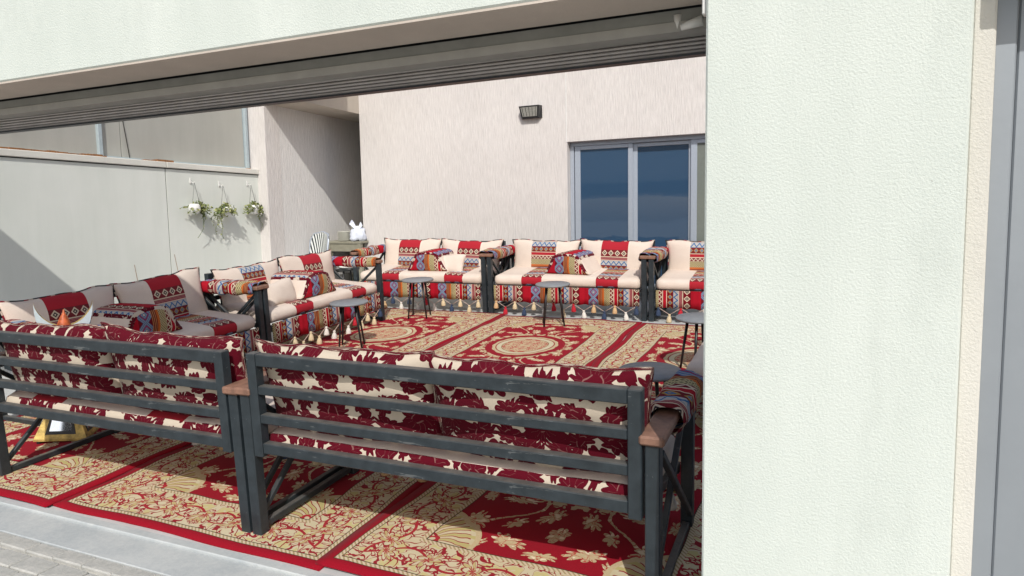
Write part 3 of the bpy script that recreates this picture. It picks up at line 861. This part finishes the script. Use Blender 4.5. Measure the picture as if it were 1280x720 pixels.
TAS = ['tassel_white', 'tassel_white', 'tassel_cream', 'tassel_cream', 'tassel_tan', 'tassel_red', 'tassel_navy']
def make_sofa(mat, label, seed, variants=('A', 'A'), group='majlis sofas set round the rugs', covers=(True, True), cov0=.06, zc=.64, pw=.965, front=False, low=True, ends=(True, True), seatmat='seat'):
    r = random.Random(seed)
    t = thing('sofa', mat, label, 'sofa', group)
    FR = M['frame']
    # --- back frame: two stiles, four rails
    dz = .0 if front else .085
    def stile():
        m = MB(); m.bx(-.027, .027, 0, .055, .425, .938-dz, 0, .004); return m.mesh('back_stile', [FR])
    st = cached(('stile', front), stile)
    link('back_stile', st, t, Matrix.Translation((-.920, 0, 0))); link('back_stile', st, t, Matrix.Translation((.920, 0, 0)))
    def railm(h):
        def f():
            m = MB(); m.bx(-.8925, .8925, .004, .050, -h/2, h/2, 0, .004); return m.mesh('back_rail', [FR])
        return f
    for z, h in ((.907, .058), (.760, .042), (.618, .044), (.470, .052)):
        link('back_rail', cached(('rail', h), railm(h)), t, Matrix.Translation((0, 0, .472+(z-.472)*(1-dz/.433))))
    # --- legs
    def leg():
        m = MB(); m.bx(-.0285, .0285, -.030, .030, .004, .728, 0, .004); return m.mesh('leg', [FR])
    lg = cached('leg', leg)
    for sx in (-1, 1):
        if not ends[0 if sx < 0 else 1]: continue
        link('leg', lg, t, Matrix.Translation((sx*.985, .036, 0))); link('leg', lg, t, Matrix.Translation((sx*.985, .80, 0)))
        # side braces
        m1 = cached('br1', lambda: (lambda m: (m.bar((0, .07, .10), (0, .765, .68), .026, .026), m.mesh('brace', [FR]))[1])(MB()))
        m2 = cached('br2', lambda: (lambda m: (m.bar((.0, .07, .68), (.0, .765, .10), .026, .026), m.mesh('brace', [FR]))[1])(MB()))
        m3 = cached('br3', lambda: (lambda m: (m.bar((0, .07, .040), (0, .765, .040), .034, .034), m.mesh('foot_rail', [FR]))[1])(MB()))
        link('brace', m1, t, Matrix.Translation((sx*.985-.008, 0, 0))); link('brace', m2, t, Matrix.Translation((sx*.985+.0185, 0, 0))); link('foot_rail', m3, t, Matrix.Translation((sx*.985, 0, 0)))
        def arm():
            m = MB(); m.bx(-.048, .048, -.012, .84, .730, .768, 0, .008); return m.mesh('armrest', [M['wood']])
        if not ends[0 if sx < 0 else 1]: continue
        a = link('armrest', cached('arm', arm), t, Matrix.Translation((sx*.985, 0, 0)))
        if covers[0 if sx < 0 else 1]:
            cs = r.randint(0, 3)
            c0 = cov0 if sx > 0 else cov0
            link('arm_cover', cached(('cov', cs, round(c0, 2)), lambda: arm_cover_mesh(cs*3.7+1, c0, .80, M['kilim_arm'])), a)
    # --- seat frame
    def sfr():
        m = MB(); m.bx(-.948, .948, .775, .815, .285, .335, 0, .004); m.bx(-.872, .872, .056, .09, .440, .480, 0, .004)
        for sx in (-1, 1): m.bar((sx*.93, .091, .435), (sx*.93, .775, .315), .036, .04)
        for i in range(7): m.bar((-.87+i*.29, .34, .362), (-.87+i*.29, .774, .328), .04, .012)
        return m.mesh('seat_frame', [FR])
    link('seat_frame', cached('sfr', sfr), t)
    # --- seat cushion
    def seatm():
        m = MB(); superbox(m, 0, 0, 0, 1.88, .76, .135, None, lambda k: {'front': 0, 'top': 0, 'back': 1, 'bottom': 2, 'side': 2}[k], 40, 14, 5, 1.3, wr=.008)
        me = m.mesh('seat_cushion', [M[seatmat], M['damask'], M['linen']]); return weld(me)
    scush = link('seat_cushion', cached(('seat', seatmat), seatm), t, Matrix.Translation((0, .435, .449)) @ Matrix.Rotation(-.062, 4, 'X'))
    # tilt so the rear sits higher
    # --- back cushions
    for k, sx in enumerate((-1, 1)):
        v = variants[k]; sd = r.randint(0, 3)
        me, pi = cached(('bc', v, sd, pw), lambda: pillow_mesh(pw, .53 if front else .50, .17, sd*2.3+.5, M['pillow'+v], M['damask'], pinch=(.065 if front else .09), pipe=M['damask' if front else 'piping']))
        MM = Matrix.Translation((sx*.474, .165, zc+r.uniform(-.004, .010))) @ Matrix.Rotation(.13+r.uniform(-.04, .04), 4, 'X') @ Matrix.Rotation(r.uniform(-.028, .028), 4, 'Y')
        b = link('back_cushion', me, t, MM); link('piping', pi, b)
    # --- skirt
    def skirt():
        m = MB(); n = 90; vs = []; uv = []; fs = []
        for i in range(n+1):
            x = -.93+1.86*i/n; y = .826+.006*math.sin(x*31)+.004*math.sin(x*77)
            zb = .168+.006*math.sin(x*40)
            vs += [(x, y, .372), (x, y+.004, .25), (x, y+.006, zb), (x, y-.004, zb), (x, y-.008, .372)]
            uv += [(x+1, .372), (x+1, .25), (x+1, zb), (x+1, zb), (x+1, .372)]
        for i in range(n):
            a = i*5; b = a+5
            for q in range(4): fs.append((a+q, a+q+1, b+q+1, b+q))
        m.add(vs, fs, 0, uv, True); return m.mesh('skirt', [M['kilim']])
    sk = link('skirt', cached('skirt', skirt), t)
    if True:
        def cords():
            m = MB(); n = 7; sp = 1.80/n
            for i in range(n):
                xa = -.90+i*sp; xm = xa+sp/2; xb = xa+sp
                m.tube([(xa, .832, .172), (xm, .836, .095)], .0036, 5); m.tube([(xm, .836, .095), (xb, .832, .172)], .0036, 5)
            return m.mesh('cord', [M['cord']])
        link('cord', cached('cords', cords), sk)
        sp = 1.80/7
        for i in range(8):
            c = r.choice(TAS); link('tassel', cached(('tas', c), lambda: tassel_mesh(M[c])), sk, Matrix.Translation((-.90+i*sp, .834, .175)) @ Matrix.Rotation(r.uniform(-.1, .1), 4, 'Y'))
            if i < 7:
                c = r.choice(TAS); link('tassel', cached(('tas', c), lambda: tassel_mesh(M[c])), sk, Matrix.Translation((-.90+(i+.5)*sp, .836, .103)) @ Matrix.Rotation(r.uniform(-.1, .1), 4, 'Y'))
    return t

# front row, backs towards the camera
make_sofa(onfloor(-1.535, 2.55) @ Matrix.Rotation(.004, 4, 'Y'), 'nearer front sofa seen from behind, right of the joint, maroon flower backs in dark frame', 11, ('A', 'B'), cov0=.25, covers=(False, True), zc=.722, pw=1.0, front=True, seatmat='linen')
make_sofa(onfloor(-3.578, 2.55), 'front left sofa seen from behind, cut by the photo edge, gold lantern beside it', 12, ('A', 'A'), cov0=.26, covers=(True, False), zc=.722, pw=1.0, front=True)
# left row, facing right
def left(y): return onfloor(-5.74, y, 0, -PI/2)
make_sofa(left(4.24), 'left row sofa nearest the camera, half in shade, patterned armrest cushion on it', 13, ('A', 'A'), zc=.685)
make_sofa(left(6.29), 'left row sofa near the striped chair, cream cushion flank and red banded seat', 14, ('A', 'B'), zc=.65)
# back row facing the camera
def back(x): return onfloor(x, 8.86, 0, PI)
make_sofa(back(-4.87), 'back row sofa at the corner, left of the window, beside the grey console', 15, ('A', 'A'))
make_sofa(back(-2.815), 'middle sofa of the back row, under the left part of the window', 16, ('A', 'B'))
make_sofa(back(-.76), 'right sofa of the back row, mostly hidden by the pillar', 17, ('B', 'B'))
# right row facing left
def right(y): return onfloor(.05, y, 0, PI/2)
make_sofa(right(5.47), 'shaded armless sofa end on the right with black and white zigzag band, by the pillar', 18, ('A', 'A'), ends=(False, True), seatmat='seat_bw')

# armrest cushions
sd_me = saddle_mesh()
def saddle(mat, label):
    o = link('armrest_cushion', sd_me); o.matrix_world = mat; tag(o, label, 'armrest cushion', 'armrest cushions on the sofa seats')
saddle(onfloor(-5.30, 4.13, .515, -PI/2), 'patterned armrest cushion on the half shaded left row sofa')
saddle(onfloor(-5.26, 6.22, .515, -PI/2), 'armrest cushion with red top on the left row sofa beside the striped chair')
saddle(onfloor(-4.80, 8.42, .515, PI+.06), 'armrest cushion with red top on the corner sofa of the back row')
saddle(onfloor(-2.80, 8.42, .515, PI-.08), 'armrest cushion with maroon front on the sofa under the window')
saddle(onfloor(-1.50, 3.02, .52), 'blue patterned armrest cushion just peeping above the nearer front sofa back')
saddle(onfloor(-.76, 8.42, .515, PI), 'armrest cushion on the back row sofa behind the pillar')

# small cream throw pillow on the left row sofa
me, pi = pillow_mesh(.42, .27, .13, 9.1, M['linen'], M['linen'], 'throw_pillow', .06, .006)
def throw(mat, label):
    o = link('throw_pillow', me); o.matrix_world = mat; tag(o, label, 'pillow', 'small plain cream throw pillows')
throw(onfloor(-5.13, 5.76, .61, -PI/2) @ Matrix.Rotation(.25, 4, 'X'), 'small plain cream pillow leaning on the armrest cushion beside the round table')
throw(onfloor(-4.50, 8.30, .60, PI) @ Matrix.Rotation(.45, 4, 'X'), 'small plain cream pillow on the corner sofa of the back row')

# ================================================================== TABLES
def table(x, y, label, rz=0, s=1.0):
    t = thing('side_table', onfloor(x, y, 0, rz), label, 'side table', 'low round grey side tables')
    def top():
        m = MB(); R_ = .20; m.lathe([(R_-.02, .474), (R_-.004, .474), (R_, .482), (R_, .490), (R_-.006, .496), (.01, .497)], 40); return m.mesh('tabletop', [M['tabletop']])
    link('tabletop', cached('ttop', top), t)
    def lg():
        m = MB(); m.tube([(.10, 0, .470), (.165, 0, .006)], [.014, .009], 10); return m.mesh('leg', [M['black']])
    for k in range(4):
        link('leg', cached('tleg', lg), t, Matrix.Rotation(PI/4+k*PI/2+.2, 4, 'Z'))
table(-4.46, 6.00, 'round grey side table with black legs before the left row sofa', .3)
table(-4.58, 7.58, 'round grey side table before the corner sofa of the back row', .1)
table(-2.77, 7.55, 'round grey side table before the sofa under the window', .2)
table(-.90, 6.05, 'round grey side table half hidden behind the pillar', .5)
table(-.95, 4.34, 'round grey side table showing its top just behind the nearer front sofa', .4)

# ================================================================== LANTERN
ln = thing('lantern', onfloor(-4.83, 3.17, 0, math.radians(36)) @ Matrix.Rotation(math.radians(5), 4, Vector((-.3, 1, 0))), 'gold crescent lantern with mirrored base standing beside the front left sofa', 'lantern')
m = MB()
def frustum(m, a0, b0, z0, a1, b1, z1, mi=0):
    vs = [(-a0, -b0, z0), (a0, -b0, z0), (a0, b0, z0), (-a0, b0, z0), (-a1, -b1, z1), (a1, -b1, z1), (a1, b1, z1), (-a1, b1, z1)]
    m.add(vs, [(0, 1, 5, 4), (1, 2, 6, 5), (2, 3, 7, 6), (3, 0, 4, 7), (3, 2, 1, 0), (4, 5, 6, 7)], mi)
frustum(m, .165, .13, .03, .165, .13, .045); frustum(m, .165, .13, .045, .085, .07, .25); frustum(m, .10, .08, .25, .10, .08, .27); frustum(m, .03, .03, .27, .03, .03, .62); frustum(m, .06, .05, .62, .04, .04, .66); m.lathe([(.035, .66), (.05, .70), (.03, .74), (.012, .76), (.02, .78), (.004, .80)], 12)
base = m.obj('base', M['gold'], ln)
m = MB()
for sx in (-1, 1):
    for sy in (-1, 1): m.lathe([(.014, 0), (.018, .015), (.012, .031)], 8, (sx*.14, sy*.10, 0))
m.obj('foot', M['black'], ln)
def facepan(nx_, ang):
    R_ = Matrix.Rotation(ang, 3, 'Z'); dd = (.13, .07) if ang in (0, PI) else (.165, .085); ww = (.165, .085) if ang in (0, PI) else (.13, .07)
    def pt(fx, fz, off):
        z = .045+.205*fz; w = ww[0]*(1-fz)+ww[1]*fz; d_ = dd[0]*(1-fz)+dd[1]*fz
        return R_ @ Vector((fx*w, -d_-off, z))
    m = MB(); a = [pt(-.62, .15, .004), pt(.62, .15, .004), pt(.66, .80, .004), pt(-.66, .80, .004)]; b = [pt(-.62, .15, -.002), pt(.62, .15, -.002), pt(.66, .80, -.002), pt(-.66, .80, -.002)]
    m.add(a+b, [(0, 1, 2, 3), (0, 4, 5, 1), (1, 5, 6, 2), (2, 6, 7, 3), (3, 7, 4, 0)]); f_ = m.obj('window_frame', M['black'], ln)
    m = MB(); a = [pt(-.48, .26, .006), pt(.48, .26, .006), pt(.50, .70, .006), pt(-.50, .70, .006)]; b = [pt(-.48, .26, .003), pt(.48, .26, .003), pt(.50, .70, .003), pt(-.50, .70, .003)]
    m.add(a+b, [(0, 1, 2, 3), (0, 4, 5, 1), (1, 5, 6, 2), (2, 6, 7, 3), (3, 7, 4, 0)]); m.obj('mirror_pane', M['mirror'], f_)
for a in (0, PI/2, PI, -PI/2): facepan(0, a)
# crescent: horns up, shallow; outer arc and inner arc
m = MB(); n = 28; fr = []; Ro, Ri = .25, .285
for i in range(n+1):
    q = math.radians(205+130*i/n)
    xo = .235*math.cos(math.radians(180+180*i/n)); zo = .83+.16*(1-abs(math.sin(math.radians(180*i/n)))**.8) - .0
    zi = .88+.11*(1-abs(math.sin(math.radians(180*i/n)))**1.4)
    sn = math.sin(math.radians(180*i/n)); xo = -.172*math.cos(math.radians(180*i/n))
    fr.append((xo*(1+.05*sn), .985-.30*sn, .985-.17*abs(sn)**1.4))
vs = []; fs = []; mi = []
for (x, zo, zi) in fr: vs += [(x, -.03, zo), (x, -.03, zi), (x, .03, zi), (x, .03, zo)]
for i in range(n):
    a = i*4; b = a+4
    for q in range(4): fs.append((a+q, a+(q+1) % 4, b+(q+1) % 4, b+q)); mi.append(0 if q == 0 else 1)
m.add(vs, fs, mi); cr = m.obj('crescent', [M['crescent'], M['gold']], ln, Matrix.Rotation(math.radians(21), 4, 'Z'))
m = MB(); m.lathe([(.045, .80), (.040, .83), (.024, .875), (.010, .90), (.005, .925), (.001, .93)], 14); m.obj('finial', plain('red_gold_paint', (.45, .10, .03), .5, .1, .5, 30), ln)

# ================================================================== HANGING PLANTS
leafm = []
for i, c in enumerate(((.12, .17, .05), (.24, .27, .09), (.38, .39, .17))): leafm.append(plain('plant_leaf_'+('dark', 'mid', 'pale')[i], c, .6, 0, .2, 40))
def plant(y, zp, label, seed, ball, vines):
    r = random.Random(seed)
    t = thing('hanging_plant', Matrix.Translation((-7.368, y, zp)), label, 'hanging plant', 'hanging plants on the left wall')
    m = MB(); m.bx(.0, .010, -.011, .011, .32, .385, 0, .003); m.tube([(.008, 0, .35), (.05, 0, .325), (.072, 0, .33), (.076, 0, .345)], .0038, 6); m.obj('hook', M['pot'], t)
    m = MB()
    for dy, dx in ((-.06, .0), (.06, .0), (0, .06)): m.tube([(.072, 0, .333), (.085+dx, dy, .05)], .0022, 4)
    m.obj('hanger_cord', M['black'], t)
    m = MB()
    if ball: m.lathe([(.02, -.075), (.05, -.06), (.072, -.02), (.075, .01), (.066, .04), (.05, .06), (.045, .06), (.04, .05), (.005, .045)], 20, (.105, -.05, 0))
    else: m.lathe([(.035, -.08), (.055, -.075), (.07, .0), (.075, .045), (.068, .046), (.06, .03), (.005, .028)], 20, (.105, 0, 0))
    m.obj('pot', M['pot'], t)
    lf = MB(); st = MB()
    def leaf(p, d, s):
        d = Vector(d).normalized(); up = Vector((r.uniform(-1, 1), r.uniform(-1, 1), r.uniform(.2, 1))).normalized()
        w = d.cross(up).normalized()*s*.42; p = Vector(p); k = up*s*.12
        vs = [p, p+d*s*.45+w-k, p+d*s, p+d*s*.45-w-k, p+d*s*.5+k]
        lf.add(vs, [(0, 1, 4), (1, 2, 4), (2, 3, 4), (3, 0, 4)], r.choice((0, 1, 1, 2)))
    for i in range(330):
        q = r.uniform(0, 2*PI); rad = r.uniform(0, .135); p = (.105+rad*.75*math.cos(q), rad*1.2*math.sin(q)+(.03 if ball else 0), .045+r.uniform(-.05, .05)-(rad*.5))
        p = (max(.02, p[0]), p[1], p[2])
        leaf(p, (r.uniform(-.6, 1), r.uniform(-1, 1), r.uniform(-.5, .7)), r.uniform(.022, .046))
    for (dy, L, curl) in vines:
        pts = []; y_ = dy*.4; x_ = .12; z_ = .03
        n = 14
        for k in range(n+1):
            f = k/n
            pts.append((.12+.05*math.sin(f*5+seed)*(1-f)-.05*f, dy*min(1, f*2.0)+curl*f*f+.012*math.sin(f*14+seed), .035+.03*math.sin(min(1, f*3)*PI)-L*f**1.3))
        st.tube(pts, .0028, 4)
        for k in range(1, n+1):
            for _ in range(3 if k < n-4 else 1):
                leaf(pts[k], (r.uniform(-.5, 1), r.uniform(-1, 1), r.uniform(-.9, .3)), r.uniform(.018, .038)*(1-.35*k/n))
    o = lf.obj('foliage', leafm, t); o['kind'] = 'stuff'
    st.obj('vine', leafm[0], t)
plant(6.66, 1.78, 'hanging plant in round white ball pot, nearest the wall joint', 3, True, [(-.17, .03, -.05), (.12, .22, 0), (.15, .40, -.12), (.08, .16, .02)])
plant(7.13, 1.76, 'hanging plant with the longest trailing vines, middle one on the left wall', 5, False, [(-.20, .22, 0), (-.16, .34, .0), (-.13, .42, .10), (-.22, .16, 0), (.12, .10, .02), (-.10, .26, 0)])
plant(7.64, 1.79, 'hanging plant beside the pale corner pier, rightmost on the left wall', 8, False, [(.13, .16, .05), (.10, .30, .08), (.16, .10, .03)])

# ================================================================== CONSOLE, CHAIR AND THINGS IN THE PASSAGE
cs = thing('console_table', onfloor(-6.86, 9.45, 0), 'grey olive console table in the passage behind the corner sofa', 'console table')
m = MB(); m.bx(-.33, .33, -.30, .30, .765, .80, 0, .004); m.obj('tabletop', M['olive'], cs)
m = MB(); m.bx(-.31, .31, -.285, -.26, .64, .764, 0, .003); m.obj('apron', M['olive'], cs)
m = MB(); m.bx(-.31, .31, .26, .285, .64, .764, 0, .003); m.obj('apron', M['olive'], cs)
m = MB(); m.bx(-.30, .30, -.255, .255, .30, .33, 0, .003); m.obj('shelf', M['darkin'], cs)
for sx in (-1, 1):
    for sy in (-1, 1): m = MB(); m.bx(sx*.29-.032, sx*.29+.032, sy*.27-.032, sy*.27+.032, 0, .763, 0, .003); m.obj('leg', M['olive'], cs)
for i in range(2):
    ps = thing('plate_stack', onfloor(-6.92+i*.17, 9.28+i*.12, .801), ('shorter stack of cream plates on the grey console' if i == 0 else 'taller stack of cream plates behind the shorter one on the console'), 'plates')
    for k in range(12+i*6):
        m = MB(); rr = .115-.01*i; m.lathe([(rr*.5, 0), (rr*.6, .002), (rr, .012), (rr, .015), (rr*.6, .006), (.005, .005)], 20)
        m.obj('plate', M['plate'], ps, Matrix.Translation((rnd.uniform(-.004, .004), rnd.uniform(-.004, .004), k*.0125)))
bgm = MB()
n = 26; prof = [(.02, 0), (.105, .005), (.125, .05), (.12, .12), (.095, .17), (.06, .20), (.035, .225)]
vs = []; fs = []
for (r_, z_) in prof:
    for k in range(n):
        q = 2*PI*k/n; w_ = 1+.12*math.sin(q*3+z_*30+1)+.14*noise.noise(Vector((math.cos(q)*2, math.sin(q)*2, z_*14)))+.10*math.sin(q*9-z_*40)
        vs.append((r_*w_*math.cos(q), r_*w_*.85*math.sin(q), z_+.012*math.sin(q*3)))
for i in range(len(prof)-1):
    for k in range(n): fs.append((i*n+k, i*n+(k+1) % n, (i+1)*n+(k+1) % n, (i+1)*n+k))
bgm.add(vs, fs, 0, None, True)
for sx in (-1, 1):
    bgm.add([(sx*.01, -.02, .20), (sx*.05, -.03, .20), (sx*.12-(.03 if sx > 0 else 0), -.04, .27 if sx < 0 else .24), (sx*.075, -.03, .34 if sx < 0 else .255), (sx*.055, -.01, .30), (sx*.03, .02, .21)], [(0, 1, 4), (1, 2, 4), (2, 3, 4), (0, 4, 5), (1, 5, 4)], 0, None, False)
o = bgm.obj('plastic_bag', M['bag']); o.matrix_world = onfloor(-6.655, 9.27, .803, .4); tag(o, 'knotted white plastic bag on the console by the wall corner', 'bag')

ch = thing('bistro_chair', onfloor(-7.02, 8.40, 0, math.radians(165)) @ Matrix.Scale(1.08, 4), 'bistro chair with black and white woven back behind the left row sofa', 'chair')
def mat_rattan():
    t = NT('striped_weave'); u, v, _ = t.uv(); q = ((u*1.0-v*.35)*(1/.022)).ping(1.0)
    t.color(t.mix(q > .5, (.02, .03, .035), (.72, .75, .73))); t.rough(.5); return t.mat
m = MB(); vs = []; uv = []; fs = []; nu, nv = 12, 10
for j in range(nv+1):
    for i in range(nu+1):
        a = i/nu*2-1; b = j/nv; w = .19+.02*b; top_ = .44*(1-.16*abs(a)**3)
        vs.append((a*w, -.20-.09*b-.05*(1-a*a), .47+top_*b)); uv.append((a*w, b*.44))
for j in range(nv):
    for i in range(nu): fs.append((j*(nu+1)+i, j*(nu+1)+i+1, (j+1)*(nu+1)+i+1, (j+1)*(nu+1)+i))
m.add(vs, fs, 0, uv, True)
back_o = m.obj('backrest', mat_rattan(), ch); sm = back_o.modifiers.new('thick', 'SOLIDIFY'); sm.thickness = .014
m = MB(); pts = [(-.19, -.20, .02)]
pts = [(-.20, -.17, .01), (-.195, -.205, .47), (-.205, -.27, .80), (-.16, -.31, .885), (0, -.345, .915), (.16, -.31, .885), (.205, -.27, .80), (.195, -.205, .47), (.20, -.17, .01)]
m.tube(pts, .014, 8); m.obj('back_frame', M['alu'], ch)
m = MB(); m.lathe([(.19, .44), (.215, .445), (.22, .46), (.20, .475), (.01, .476)], 24); m.obj('seat', M['pot'], ch)
for sx in (-1, 1): m = MB(); m.tube([(sx*.16, .15, .445), (sx*.19, .19, .005)], .013, 8); m.obj('leg', M['alu'], ch)
st_ = thing('stool', onfloor(-6.25, 8.45, 0), 'low dark stool with white rimmed seat in front of the console', 'stool')
m = MB(); m.lathe([(.13, .50), (.15, .505), (.155, .52), (.14, .53), (.01, .531)], 24); m.obj('seat', M['pot'], st_)
m = MB(); m.lathe([(.14, .46), (.145, .47), (.145, .498), (.01, .499)], 24); m.obj('seat_ring', M['black'], st_)
for k in range(3): m = MB(); m.tube([(.09, 0, .465), (.15, 0, .005)], .012, 8); m.obj('leg', M['black'], st_, Matrix.Rotation(k*2*PI/3, 4, 'Z'))
